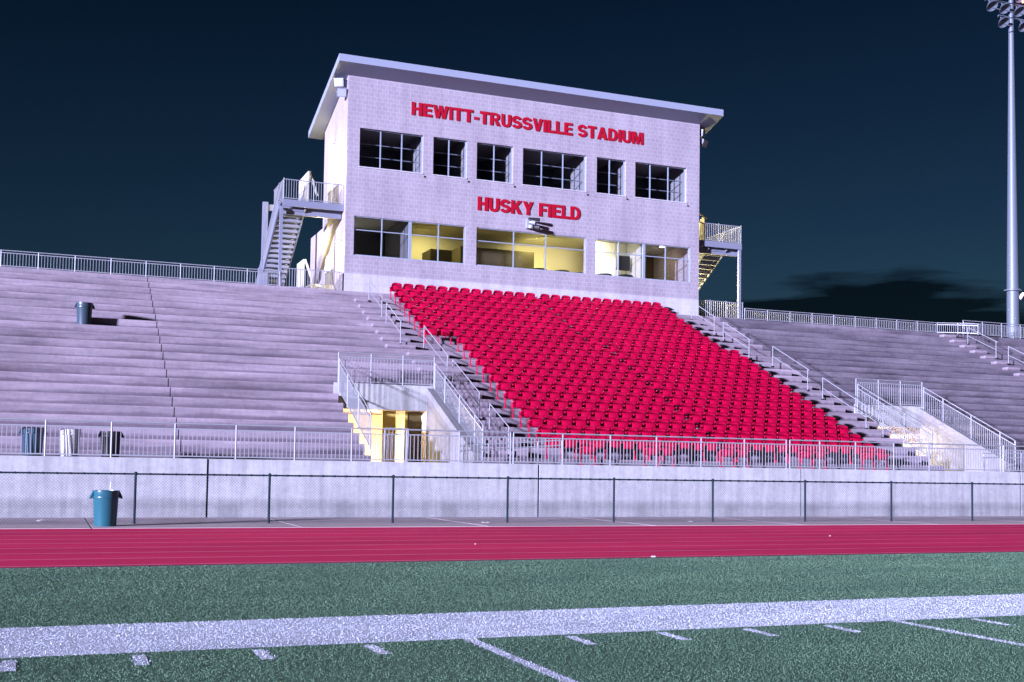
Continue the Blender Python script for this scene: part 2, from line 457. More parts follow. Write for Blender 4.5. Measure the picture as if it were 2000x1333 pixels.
pat = rng.uniform(0, 1, len(bx_)) < .02
white = (side | yard) & ~pat
tag(fibre_mesh('turf_fibres', bx_[~white], by_[~white], .0125, .0030, M['fibre']), 'short green artificial turf fibres covering the playing field', 'turf', None, 'stuff')
tag(fibre_mesh('sideline_fibres', bx_[white & side], by_[white & side], .011, .0034, M['fibre_white']), 'white painted turf fibres of the broad sideline band', 'sideline', None, 'stuff')
tag(fibre_mesh('yard_line_fibres', bx_[white & yard], by_[white & yard], .011, .0034, M['fibre_white']), 'white painted turf fibres of the narrow yard lines and ticks', 'yard line', None, 'stuff')

# ------------------------------------------------------------------ retaining wall
wall = thing('retaining_wall', 'long pale concrete retaining wall along the foot of the grandstand behind the fence', 'wall', loc=(14, 32.9, 0))
js = [-15.2, -5.55, 4.07, 13.87, 23.38, 32.9, 42.5, 52.2, 62]
for a, c_ in zip(js, js[1:]):
    MB().box(a + .03 - 14, c_ - .03 - 14, -.2, .12, 0, 1.602).obj('wall_panel', M['wall_concrete'], wall)
MB().box(-29, 48, .10, .22, 0, 1.59).obj('wall_core', M['dark_room'], wall)

# ------------------------------------------------------------------ grandstand
DY, DZ = 0.779, 0.366
def rowY(j): return 36.0 + DY * (j - 2)
def rowZ(j): return 1.815 + DZ * (j - 2)
TOP = rowZ(23) - 0.03
stand = thing('grandstand', 'tall stepped concrete grandstand with two entrance tunnels below the press box', 'grandstand')
def tier(x0, x1, ja, jb, m, zb=0.0, last=True, yb=60.0):
    pr = [(rowY(ja), zb)]
    for j in range(ja, jb + 1):
        pr.append((rowY(j), rowZ(j)))
        pr.append((rowY(j + 1), rowZ(j)))
    if last: pr += [(rowY(jb + 1), TOP), (yb, TOP), (yb, zb)]
    else: pr += [(rowY(jb + 1), zb)]
    return MB().extr_x(pr, x0, x1).obj('seating_tier', m, stand)
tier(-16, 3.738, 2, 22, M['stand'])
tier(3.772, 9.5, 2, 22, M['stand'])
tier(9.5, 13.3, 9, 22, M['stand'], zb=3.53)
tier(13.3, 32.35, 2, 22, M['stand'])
tier(32.35, 36.1, 9, 22, M['stand_dim_stained'], zb=3.53)
tier(36.1, 66, 2, 22, M['stand_dim_stained'])
pf = [(36.05, 0)]
for j in range(2, 23): pf += [(rowY(j) + .03, rowZ(j) - .03), (rowY(j + 1) + .03, rowZ(j) - .03)]
pf += [(59, TOP - .03), (59, 0)]
MB().extr_x(pf, 3.739, 3.771).obj('joint_filler', M['dark_room'], stand)
MB().box(-16, 66, 33.02, 36.0, 0.0, 1.6).obj('walkway', M['stand'], stand)
# header upstands over the tunnels
MB().box(9.5, 13.3, 41.39, 41.451, 3.53, 4.46).obj('tunnel_header', M['wall_concrete'], stand)
MB().box(32.35, 36.1, 41.39, 41.451, 3.53, 4.46).obj('tunnel_header', M['wall_concrete'], stand)
# tunnel sloping side walls
for xa, xb, m_ in ((13.0, 13.32, 'white_concrete'), (35.85, 36.12, 'white_concrete')):
    pf = [(36.2, 1.6), (36.2, 1.95), (41.38, 4.38), (41.38, 1.6)]
    MB().extr_x(pf, xa, xb).obj('tunnel_side_wall', M[m_], stand)
MB().box(13.0, 13.3, 41.46, 46, 1.6, 3.53).obj('tunnel_side_wall', M['tunnel_white'], stand)
for xa, xb in ((9.5, 13.3), (32.35, 36.1)):
    MB().box(xa, xb, 36.0, 46.2, 1.4, 1.598).obj('tunnel_floor', M['apron'], stand)
    MB().box(xa - .2, xb + .9, 46.0, 46.2, 1.55, 3.53).obj('tunnel_back_wall', M['tunnel_white'], stand)
MB().box(9.502, 9.55, 41.5, 46, 1.6, 3.5).obj('tunnel_lining', M['tunnel_white'], stand)
# brown door and recess seen at the back of the near tunnel
MB().box(11.46, 11.97, 41.9, 41.98, 1.6, 3.52).obj('tunnel_pillar', M['brown'], stand)
MB().box(12.33, 12.44, 41.95, 42.05, 1.6, 3.52).obj('tunnel_pillar', M['brown'], stand)
MB().box(12.45, 12.99, 42.0, 42.1, 1.6, 3.52).obj('tunnel_door', M['brown2'], stand)
MB().box(33.9, 34.15, 42.6, 42.7, 1.6, 3.52).obj('tunnel_pillar', M['brown'], stand)
light('tunnel_lamp', 'AREA', (11.2, 43.6, 3.45), 300, (1, 0.80, 0.40), 1.2, (0, -.35, -1))
light('tunnel_lamp', 'AREA', (34.2, 43.6, 3.45), 600, (1, 0.88, 0.60), 1.2, (0, -.2, -1))
# half steps in the aisles
def steps(x0, x1, ja, jb, m):
    me = MB().box(0, x1 - x0, -0.39, -0.002, 0, DZ * .62).mesh('aisle_step', m)
    for j in range(ja, jb + 1):
        inst('aisle_step', me, stand, (x0, rowY(j + 1), rowZ(j)))
steps(13.34, 15.04, 2, 13, M['stand']); steps(12.65, 13.85, 14, 21, M['stand'])
steps(30.0, 31.6, 2, 13, M['stand']); steps(29.3, 30.5, 14, 21, M['stand'])
steps(46.75, 47.6, 14, 22, M['stand']); steps(47.3, 48.9, 8, 13, M['stand'])

# ------------------------------------------------------------------ railings
def rail_panel(b, a, c, zlo, zhi, sp=0.115, wdt=0.010, caprail=None):
    """pickets and rails between two posts; a, c = (x,y,zfloor)"""
    a = Vector(a); c = Vector(c); L = (Vector((c.x, c.y, 0)) - Vector((a.x, a.y, 0))).length
    n = max(1, int(round(L / sp)))
    U = Vector((0, 0, 1))
    b.bar(a + U * zlo, c + U * zlo, 0.017)
    b.bar(a + U * zhi, c + U * zhi, 0.017)
    for k in range(1, n):
        p = a.lerp(c, k / n)
        b.bar(p + U * zlo, p + U * zhi, wdt, 4)
def railing(label, pts, zlo, zhi, ztop, post_r=0.026, sp=0.115, wdt=0.010, group=None, toprail=True, cat='railing', mat_='rail', name='railing'):
    base = Vector(pts[0])
    t_ = thing(name, label, cat, group, tuple(base))
    P = [Vector(p) - base for p in pts]
    for a, c_ in zip(P, P[1:]):
        b = MB(); rail_panel(b, a, c_, zlo, zhi, sp, wdt); b.obj('picket_panel', M[mat_], t_)
    for p in P:
        MB().bar(p - Vector((0, 0, 0.02)), p + Vector((0, 0, ztop)), post_r, 8, rot=0).obj('post', M[mat_], t_)
    if toprail:
        b = MB()
        for a, c_ in zip(P, P[1:]): b.bar(a + Vector((0, 0, ztop)), c_ + Vector((0, 0, ztop)), 0.022, 8)
        b.obj('top_rail', M[mat_], t_)
    return t_
G = 'railings along the top of the retaining wall'
fx = lambda a, n, s=1.638: [(a + s * k, 32.95, 1.602) for k in range(n)]
railing('long grey picket railing on the wall in front of the three trash cans', fx(-9.9 , 15, 1.638), .06, .80, .95, group=G)
railing('grey picket railing on the wall directly in front of the red seats', [(13.13 + 1.638 * k, 32.95, 1.602) for k in range(7)], .06, .80, .95, group=G)
railing('grey picket railing on the wall before the right end of the red seats', [(23.10, 32.95, 1.602), (24.3, 32.95, 1.602), (25.78, 32.95, 1.602), (27.4, 32.95, 1.602), (28.95, 32.95, 1.602), (30.58, 32.95, 1.602), (32.2, 32.95, 1.602)], .06, .80, .95, group=G)
railing('grey picket railing on the wall before the right hand entrance tunnel', [(32.34 + 1.63 * k, 32.95, 1.602) for k in range(9)], .06, .80, .95, group=G)
# railings along the top of the stand
G = 'railings along the back edge of the stand'
railing('grey picket railing against the night sky along the top of the left stand', [(9.45 - 1.44 * k, 52.5, TOP) for k in range(14)], .06, .60, .70, group=G, sp=.12)
railing('grey picket railing against the night sky along the top of the right stand', [(33.95 + 1.42 * k, 52.5, TOP) for k in range(10)] + [(47.3, 51.5, TOP - .1), (47.9, 50.6, TOP - .2)], .06, .50, .60, group=G, sp=.12)
railing('grey picket railing beside the foot of the tall light mast', [(48.6 + 1.42 * k, 52.5, TOP) for k in range(6)], .1, .72, .85, group=G, sp=.12)
# railings round the tunnel mouths
def tunnel_rail(xl, xr, label):
    base = Vector((xl, 41.42, 4.46))
    t_ = thing('tunnel_railing', label, 'railing', 'railings round the tunnel mouths', tuple(base))
    U = Vector((0, 0, 1))
    def run(pts, zlo, zhi, ztop, r):
        P = [Vector(p) - base for p in pts]
        for a, c_ in zip(P, P[1:]):
            b = MB(); rail_panel(b, a, c_, zlo, zhi, .115, .009); b.obj('picket_panel', M['rail'], t_)
        for p in P: MB().bar(p, p + U * ztop, r, 8, rot=0).obj('post', M['rail'], t_)
        b = MB()
        for a, c_ in zip(P, P[1:]): b.bar(a + U * ztop, c_ + U * ztop, .02, 8)
        b.obj('top_rail', M['rail'], t_)
    run([(xl + (xr - xl) * k / 3, 41.42, 4.46) for k in range(4)], .06, .95, 1.10, .028)
    s = .364 / .779
    for x, yy in ((xl, (41.3, 39.95, 38.35, 36.75)), (xr, (41.3, 40.1, 38.45, 36.85, 36.05))):
        run([(x, y, 1.823 + s * (y - 36) - .28 + .1) for y in yy], .10, 1.02, 1.20, .028)
tunnel_rail(9.66, 13.28, 'grey picket railing round the left entrance tunnel with yellow light inside')
tunnel_rail(32.43, 36.0, 'grey picket railing round the right entrance tunnel beyond the red seats')
# ramp rails low inside the tunnel mouths
for (xa, xb, z0, z1, lab) in ((12.2, 15.6, .55, .80, 'sloping double ramp rail below the left tunnel mouth'), (33.3, 37.0, .7, .78, 'double ramp rail below the right tunnel mouth')):
    t_ = thing('ramp_rail', lab, 'handrail', 'ramp rails below the tunnels', (xa, 34.9, 1.6))
    n = 4
    for k in range(n + 1):
        q = k / n; MB().bar(((xb - xa) * q, 0, 0), ((xb - xa) * q, 0, z0 + (z1 - z0) * q), .024, 8).obj('post', M['rail'], t_)
    MB().bar((-.1, 0, z0), (xb - xa, 0, z1), .022, 8).obj('top_rail', M['rail'], t_)
    MB().bar((-.1, 0, z0 - .16), (xb - xa, 0, z1 - .16), .022, 8).obj('lower_rail', M['rail'], t_)
# little gate and gate post at the left tunnel mouth
t_ = thing('gate', 'small grey gate standing open at the left side of the tunnel mouth', 'gate', None, (9.75, 35.3, 1.6))
MB().path([(0, 0, 0), (0, 0, 1.05), (.75, 0, 1.05), (.75, 0, 0)], .025, 8).obj('gate_frame', M['rail'], t_)
b = MB()
for k in range(1, 6): b.bar((.125 * k, 0, .08), (.125 * k, 0, 1.04), .009)
b.bar((0, 0, .08), (.75, 0, .08), .016); b.obj('picket_panel', M['rail'], t_)
# aisle handrails
def handrail(x, y0, y1, label, group, h=.92):
    s = .364 / .779
    za = 1.823 + s * (y0 - 36); zb = 1.823 + s * (y1 - 36)      # y0 upper end
    t_ = thing('handrail', label, 'handrail', group, (x, y1, zb))
    L = y0 - y1; H = za - zb
    for (yy, zz) in ((0, 0), (L, H)):
        MB().bar((0, yy, zz - .05), (0, yy, zz + h), .019, 8, rot=0).obj('post', M['rail'], t_)
        MB().box(-.05, .05, yy - .05, yy + .05, zz - .06, zz + .01).obj('post_foot', M['black'], t_)
    b = MB(); b.path([(0, -.10, h - .07), (0, 0, h), (0, L, H + h)], .021, 8); b.obj('top_rail', M['rail'], t_)
    MB().bar((0, 0, h * .5), (0, L, H + h * .5), .017, 8).obj('mid_rail', M['rail'], t_)
g1 = 'handrails up the left aisle beside the red seats'
for i, (x, a, c_) in enumerate(((13.26, 51.2, 48.95), (13.26, 48.2, 45.95), (14.15, 45.6, 42.5), (14.2, 42.0, 39.0), (14.25, 38.05, 36.2))):
    handrail(x, a, c_, 'thin grey handrail in the aisle left of the red seats, %s of five' % ('topmost', 'second', 'third', 'fourth', 'lowest')[i], g1)
g2 = 'handrails up the right aisle beside the red seats'
for i, (x, a, c_) in enumerate(((30.28, 51.74, 49.53), (30.33, 48.78, 46.52), (31.1, 45.73, 43.04), (31.2, 42.1, 39.2), (31.4, 38.4, 36.2))):
    handrail(x, a, c_, 'thin grey handrail in the aisle right of the red seats, %s of five' % ('topmost', 'second', 'third', 'fourth', 'lowest')[i], g2)
g3 = 'handrails of the far right aisle'
handrail(47.35, 50.8, 48.72, 'thin grey handrail on the right stand just below the light mast', g3)
handrail(47.5, 48.0, 45.8, 'thin grey handrail at the right edge of the photo, lower down the far aisle', g3)

# ------------------------------------------------------------------ red seats
W2 = 0.557
def seat_parts():
    ns = 9
    rows = []
    for zi, (z, yb, ws) in enumerate(((.40, .12, 1.02), (.55, .15, 1.05), (.685, .20, 1.05), (.73, .115, 1.0), (.775, .105, 1.0), (.815, .118, .97), (.840, .150, .91), (.848, .19, .85))):
        r = []
        for k in range(ns):
            u = -1 + 2 * k / (ns - 1)
            zz = z - (0.050 * abs(u) ** 3.2 if zi >= 4 else 0)
            r.append((.240 * u * ws, yb - .045 * u * u + .01, zz))
        rows.append(r)
    back = MB().slab(rows, (0, .022, -.008)).mesh('backrest', M['seat'], True)
    rows = []
    for (z, yb, ws) in ((.375, .05, .82), (.385, .00, .90), (.43, -.045, .97), (.54, -.06, 1.0), (.64, -.045, .98), (.675, -.01, .94)):
        rows.append([(.190 * (-1 + 2 * k / 6) * ws, yb + .02 * (-1 + 2 * k / 6) ** 2, z) for k in range(7)])
    pan = MB().slab(rows, (0, .028, .004)).mesh('seat', M['seat'], True)
    prof = [(.15, 0), (-.04, 0), (-.05, .03), (.04, .06), (.08, .25), (.095, .585), (-.03, .60), (-.055, .585), (-.065, .605), (-.05, .625), (.02, .622), (.16, .61), (.165, .5), (.13, .3), (.125, .06), (.16, .03)]
    std = MB().extr_x([(y + .02, z) for y, z in prof], -.018, .018)
    std.box(-.022, .022, -.055, .06, .626, .638)
    std.box(-.052, .052, .135, .152, .40, .60)
    std = std.mesh('armrest_leg', M['seat_frame'])
    return back, pan, std
BACK, PAN, STD = seat_parts()
for me_ in (BACK, PAN, STD):
    for v_ in me_.vertices: v_.co.z *= .955
seats = []     # (row, index in row, x_center, y, z, first_in_block, last_in_block)
for j in range(2, 23):
    x0, nl = (15.62, 12) if j <= 14 else (14.44, 13)
    k = 0
    for xs_, n_ in ((x0, nl), (x0 + nl * W2 + .21, 12)):
        for i in range(n_):
            k += 1
            seats.append((j, k, xs_ + W2 * (i + .5), rowY(j) + .10, rowZ(j), i == n_ - 1))
k = 0
for xs_, n in ((16.5, 1), (18.9, 2), (21.9, 2), (25.2, 2), (27.95, 2)):
    for i in range(n):
        k += 1
        seats.append((1, k, xs_ + W2 * (i + .5), 35.25, 1.6, i == n - 1))
cp = Vector((0, 0, EYE))
seats.sort(key=lambda s_: (s_[0], s_[1]))
single = sorted(seats, key=lambda s_: (Vector(s_[2:5]) - cp).length)[:300]
ids = set((s_[0], s_[1]) for s_ in single)
rest = MB()
def add_mesh(mb, me, loc):
    i = len(mb.v)
    mb.v += [(v.co.x + loc[0], v.co.y + loc[1], v.co.z + loc[2]) for v in me.vertices]
    mb.f += [tuple(i + q for q in p.vertices) for p in me.polygons]
for (j, k, x, y, z, end) in seats:
    if (j, k) in ids:
        if j == 1: lab = 'red seat on the front walkway behind the railing, %s from the left' % ordn(k)
        elif j == 2: lab = 'red seat in the lowest full row, %s from the left aisle' % ordn(k)
        else: lab = 'red seat %s from the left aisle in the %s full row up from the front' % (ordn(k), ordn(j - 1))
        assert len(lab.split()) <= 16, lab
        t_ = thing('stadium_seat', lab, 'seat', 'red tip-up seats below the press box', (x, y, z))
        inst('backrest', BACK, t_); inst('seat', PAN, t_, (0, random.uniform(-.006, .006), 0))
        inst('armrest_leg', STD, t_, (-W2 / 2, 0, 0))
        if end: inst('armrest_leg', STD, t_, (W2 / 2, 0, 0))
    else:
        add_mesh(rest, BACK, (x, y, z)); add_mesh(rest, PAN, (x, y, z)); add_mesh(rest, STD, (x - W2 / 2, y, z))
        if end: add_mesh(rest, STD, (x + W2 / 2, y, z))
o = rest.obj('upper_stadium_seats', M['seat'], None, True)
tag(o, 'mass of red tip-up seats in the upper rows just under the press box', 'seats', 'red tip-up seats below the press box', 'stuff')

# ------------------------------------------------------------------ press box
PX0, PX1, PY, PZ0, PZ1 = 12.37, 31.08, 52.4, TOP, 19.54
PB = 57.2
box = thing('press_box', 'pale block press box building with sloped roof above the red seats', 'building', None, (21.7, PY, PZ0))
def pobj(b, name, m, parent=None, smooth=False):
    o = b.obj(name, m, None, smooth)
    o.parent = parent or box
    o.matrix_parent_inverse = Matrix.Translation((-21.7, -PY, -PZ0)) if parent is None else Matrix.Identity(4)
    return o
UP = [(12.97, 16.05), (16.55, 18.25), (18.75, 20.64), (21.15, 24.58), (25.16, 26.79), (27.33, 30.31)]
UZ = (15.33, 17.14)
LO = [(12.79, 18.24), (18.80, 24.62), (25.14, 30.57)]
LZ = (11.17, 13.0)
def wall_with_holes(x0, x1, z0, z1, holes, y, th):
    xs_ = sorted(set([x0, x1] + [h[0] for h in holes] + [h[1] for h in holes]))
    zs_ = sorted(set([z0, z1] + [h[2] for h in holes] + [h[3] for h in holes]))
    b = MB()
    for a, c_ in zip(xs_, xs_[1:]):
        for p, q in zip(zs_, zs_[1:]):
            mx_, mz_ = (a + c_) / 2, (p + q) / 2
            if any(h[0] < mx_ < h[1] and h[2] < mz_ < h[3] for h in holes): continue
            b.quad((a, y, p), (c_, y, p), (c_, y, q), (a, y, q))
            b.quad((c_, y + th, p), (a, y + th, p), (a, y + th, q), (c_, y + th, q))
    for h in holes:
        x_0, x_1, a, c_ = h
        b.quad((x_0, y, a), (x_0, y + th, a), (x_0, y + th, c_), (x_0, y, c_))
        b.quad((x_1, y + th, a), (x_1, y, a), (x_1, y, c_), (x_1, y + th, c_))
        b.quad((x_0, y, c_), (x_0, y + th, c_), (x_1, y + th, c_), (x_1, y, c_))
        b.quad((x_0, y + th, a), (x_0, y, a), (x_1, y, a), (x_1, y + th, a))
    for zz in (z1,): b.quad((x0, y, zz), (x1, y, zz), (x1, y + th, zz), (x0, y + th, zz))
    return b
holes = [(a, c_, UZ[0], UZ[1]) for a, c_ in UP] + [(a, c_, LZ[0], LZ[1]) for a, c_ in LO]
pobj(wall_with_holes(PX0, PX1, 10.31, PZ1, holes, PY, .30), 'front_wall', M['block'])
pobj(MB().box(PX0, PX1, PY - .012, PY + .3, PZ0 - .5, 10.31), 'wall_base', M['block_white'])
MSL = .30
def side_wall(xa, xb):
    zt = lambda y: PZ1 - MSL * (y - PY)
    return MB().extr_x([(PY + .302, PZ0), (PB, PZ0), (PB, zt(PB)), (PY + .302, zt(PY + .302))], xa, xb)
pobj(side_wall(PX0, PX0 + .3), 'side_wall', M['block'])
pobj(side_wall(PX1 - .3, PX1), 'side_wall', M['block'])
pobj(MB().box(PX0 + .3, PX1 - .3, PB - .3, PB, PZ0, 18.0), 'rear_wall', M['block'])
pobj(MB().box(PX0, PX0 + .3, PB + .002, 60.0, PZ0, 13.25), 'side_wall', M['block'])
# end strips closing the corners flush with the front wall
for xa in (PX0, PX1): pass
pobj(MB().quad((PX0, PY + .302, PZ0), (PX0, PY, PZ0), (PX0, PY, PZ1), (PX0, PY + .302, PZ1)), 'wall_corner', M['block'])
pobj(MB().quad((PX1, PY, PZ0), (PX1, PY + .302, PZ0), (PX1, PY + .302, PZ1), (PX1, PY, PZ1)), 'wall_corner', M['block'])
# roof
RX0, RX1, RY0, RY1 = 11.67, 31.95, 51.4, 58.0
zr = lambda y: 19.84 - .285 * (y - RY0)
rf = pobj(MB().extr_x([(RY0 + .05, zr(RY0 + .05)), (RY1, zr(RY1)), (RY1, zr(RY1) + .33), (RY0 + .05, zr(RY0 + .05) + .33)], RX0 + .03, RX1 - .03), 'roof', M['roof'])
b = MB()
b.box(RX0, RX1, RY0, RY0 + .05, zr(RY0) - .01, zr(RY0) + .35)
b.extr_x([(RY0 + .05, zr(RY0) - .03), (RY1, zr(RY1) - .012), (RY1, zr(RY1) + .36), (RY0 + .05, zr(RY0) + .35)], RX0, RX0 + .03)
b.extr_x([(RY0 + .05, zr(RY0) - .03), (RY1, zr(RY1) - .012), (RY1, zr(RY1) + .36), (RY0 + .05, zr(RY0) + .35)], RX1 - .03, RX1)
f_ = b.obj('fascia', M['roof']); f_.parent = rf; f_.matrix_parent_inverse = Matrix.Translation((-21.7, -PY, -PZ0))
f_ = MB().extr_x([(RY0 + .06, zr(RY0 + .06) - .012), (RY1 - .03, zr(RY1 - .03) - .012), (RY1 - .03, zr(RY1 - .03) - .004), (RY0 + .06, zr(RY0 + .06) - .004)], RX0 + .04, RX1 - .04).obj('soffit', M['soffit']); f_.parent = rf; f_.matrix_parent_inverse = Matrix.Translation((-21.7, -PY, -PZ0))
# windows
def window(x0, x1, z0, z1, mull, trans, thick, yf=.10, name='window'):
    wv_ = thing(name, '', '')
    for k_ in ('label', 'category'):
        if k_ in wv_: del wv_[k_]
    wv_.parent = box; wv_.location = (x0 - 21.7, yf, z0 - PZ0)
    W_, H_ = x1 - x0, z1 - z0
    b = MB(); t = .035
    b.box(0, W_, 0, .07, 0, t + .01); b.box(0, W_, 0, .07, H_ - t, H_)
    b.box(0, t, .001, .069, t + .01, H_ - t); b.box(W_ - t - .02, W_, .001, .069, t + .01, H_ - t)
    for xm in mull: b.box(xm - x0 - thick / 2, xm - x0 + thick / 2, .002, .068, t + .01, H_ - t)
    b.obj('frame', M['frame'], wv_)
    if trans:
        b = MB(); b.box(t, W_ - t, .012, .05, trans - z0 - .022, trans - z0 + .022); b.obj('transom', M['frame'], wv_)
    MB().quad((t, .035, t), (W_ - t, .035, t), (W_ - t, .035, H_ - t), (t, .035, H_ - t)).obj('pane', M['glass'], wv_)
    return wv_
um = [(14.0, 15.03), (17.37,), (19.68,), (22.2, 23.35), (25.93,), (28.25, 29.3)]
for (a, c_), mm in zip(UP, um):
    wn_ = window(a, c_, UZ[0], UZ[1], mm, None, .05, .12)
    b = MB()
    for q in (.62, 1.22):
        b.bar((.05, .42, q), (c_ - a - .02, .42, q), .024, 8)
    b.obj('guard_rail', M['frame'], wn_)
lm = [((14.13, 16.9), 15.5), ((20.75, 22.45), None), ((26.45, 29.15), 27.9)]
for (a, c_), (mm, big) in zip(LO, lm):
    wn_ = window(a, c_, LZ[0], LZ[1], mm, 12.37, .05, .05)
    if big: MB().box(big - a - .07, big - a + .07, -.01, .08, .046, LZ[1] - LZ[0] - .036).obj('mullion', M['frame'], wn_)
# sloping sills and drains under the upper windows
for a, c_ in UP:
    pobj(MB().box(a - .02, c_ + .02, PY - .03, PY + .11, UZ[0] - .05, UZ[0] + .002), 'window_sill', M['block_white'])
    pobj(MB().box(c_ + .05, c_ + .12, PY - .03, PY + .01, UZ[0] - .20, UZ[0] - .12), 'weep_drain', M['black'])
# interiors: upper floor dark with a partition beside each window
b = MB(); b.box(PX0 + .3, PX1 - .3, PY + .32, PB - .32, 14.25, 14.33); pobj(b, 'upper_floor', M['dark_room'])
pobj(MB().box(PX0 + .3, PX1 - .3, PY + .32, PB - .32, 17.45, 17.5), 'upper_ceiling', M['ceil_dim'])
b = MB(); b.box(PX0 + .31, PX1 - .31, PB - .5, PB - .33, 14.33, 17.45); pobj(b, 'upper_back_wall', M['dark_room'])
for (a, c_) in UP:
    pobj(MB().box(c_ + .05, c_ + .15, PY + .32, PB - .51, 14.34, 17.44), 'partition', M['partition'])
# lower floor
pobj(MB().box(PX0 + .3, PX1 - .3, PY + .32, PB - .32, PZ0, 10.42), 'lower_floor', M['plain'])
pobj(MB().box(15.56, 27.85, PY + .32, PB - .32, 13.3, 13.36), 'lower_ceiling', M['ceiling'])
pobj(MB().box(PX0 + .31, 15.44, PY + .32, PB - .32, 13.3, 13.36), 'lower_ceiling', M['ceil_dim'])
pobj(MB().box(27.97, PX1 - .31, PY + .32, PB - .32, 13.3, 13.36), 'lower_ceiling', M['ceil_dim'])
pobj(MB().box(15.45, 15.55, PY + .32, PB - .52, 10.42, 13.29), 'partition', M['dark_room'])
pobj(MB().box(27.86, 27.96, PY + .32, PB - .52, 10.42, 13.29), 'partition', M['partition'])
pobj(MB().box(15.56, 27.85, PB - .5, PB - .33, 10.42, 13.29), 'lower_back_wall', M['plain'])
pobj(MB().box(PX0 + .31, 15.44, PB - .5, PB - .33, 10.42, 13.29), 'lower_back_wall', M['dark_room'])
pobj(MB().box(27.97, PX1 - .31, PB - .5, PB - .33, 10.42, 13.29), 'lower_back_wall', M['wood'])
pobj(MB().box(18.9, 22.9, PB - 2.2, PB - .52, 10.42, 12.55), 'kitchen_block', M['wood'])
pobj(MB().box(17.2, 18.3, PB - 2.6, PB - 1.2, 10.42, 12.2), 'cabinet', M['wood'])
pobj(MB().box(26.95, 27.7, PY + 1.2, PY + 1.28, 11.75, 12.5), 'screen', M['black'])
pobj(MB().box(27.15, 27.84, PY + 1.9, PY + 2.0, 10.42, 13.29), 'partition', M['ceil_dim'])
pobj(MB().box(25.7, 27.14, PY + 1.95, PY + 2.05, 10.42, 13.29), 'partition', M['white_p'])
pobj(MB().box(28.95, 29.12, PB - .515, PB - .502, 10.5, 12.25), 'lit_doorway', M['glow2'])
pobj(MB().box(12.80, 13.05, PB - .515, PB - .502, 10.5, 12.4), 'lit_doorway', M['glow2'])
for x, y in ((28.5, 55.0), (29.9, 54.2)):
    pobj(MB().lathe([(.13, 0), (.13, -.012), (0.001, -.012)], 16, (x, y, 13.298)), 'ceiling_lamp', M['glow2'])
for x in (16.8, 21.2, 23.6): pobj(MB().box(x - .6, x + .6, 54.4, 55.0, 13.28, 13.296), 'ceiling_panel', M['ceiling'])
light('room_lamp', 'AREA', (17.2, 54.9, 13.2), 36.0, (1, 0.90, 0.36), 1.0, (0, .2, -1))
light('room_lamp', 'AREA', (22.8, 54.8, 13.2), 47.2, (1, 0.90, 0.36), 1.2, (0.3, .25, -1))
light('room_lamp', 'AREA', (25.6, 53.3, 13.2), 51.5, (1, 0.90, 0.58), .6, (0.2, .5, -1))
light('room_lamp', 'AREA', (29.4, 54.7, 13.2), 6.9, (1, 0.72, 0.42), .6, (0.3, 0, -1))
light('room_lamp', 'POINT', (23.5, 55.4, 11.9), 15.5, (1, 0.90, 0.36), .3)
for i, (x, y) in enumerate(((22.75, 54.0), (24.0, 54.0), (25.15, 54.2), (26.4, 54.0), (27.5, 53.8))):
    lab = ('round dark bar table under the middle lower window, near its centre', 'round dark bar table at the right end of the middle lower window', 'round dark bar table behind the pier between middle and right lower windows', 'round dark bar table in the brightest pane of the right lower window', 'round dark bar table under the black screen')[i]
    t_ = thing('bar_table', lab, 'table', 'round bar tables inside the press box', (x, y, 10.42))
    MB().lathe([(.001, 1.10), (.40, 1.10), (.42, 1.075), (.40, 1.05), (.001, 1.05)], 20).obj('table_top', M['black'], t_, True)
    MB().lathe([(.05, 0.03), (.05, 1.05)], 10).obj('leg', M['black'], t_)
    MB().lathe([(.3, 0), (.3, .03), (.001, .05)], 16).obj('base', M['black'], t_)
# doors on the left side wall (two per floor)
for z0 in (PZ0 + .02, 13.52):
    pobj(MB().box(PX0 - .05, PX0 + .01, 55.2, 56.2, z0, z0 + 2.15), 'door', M['door'])
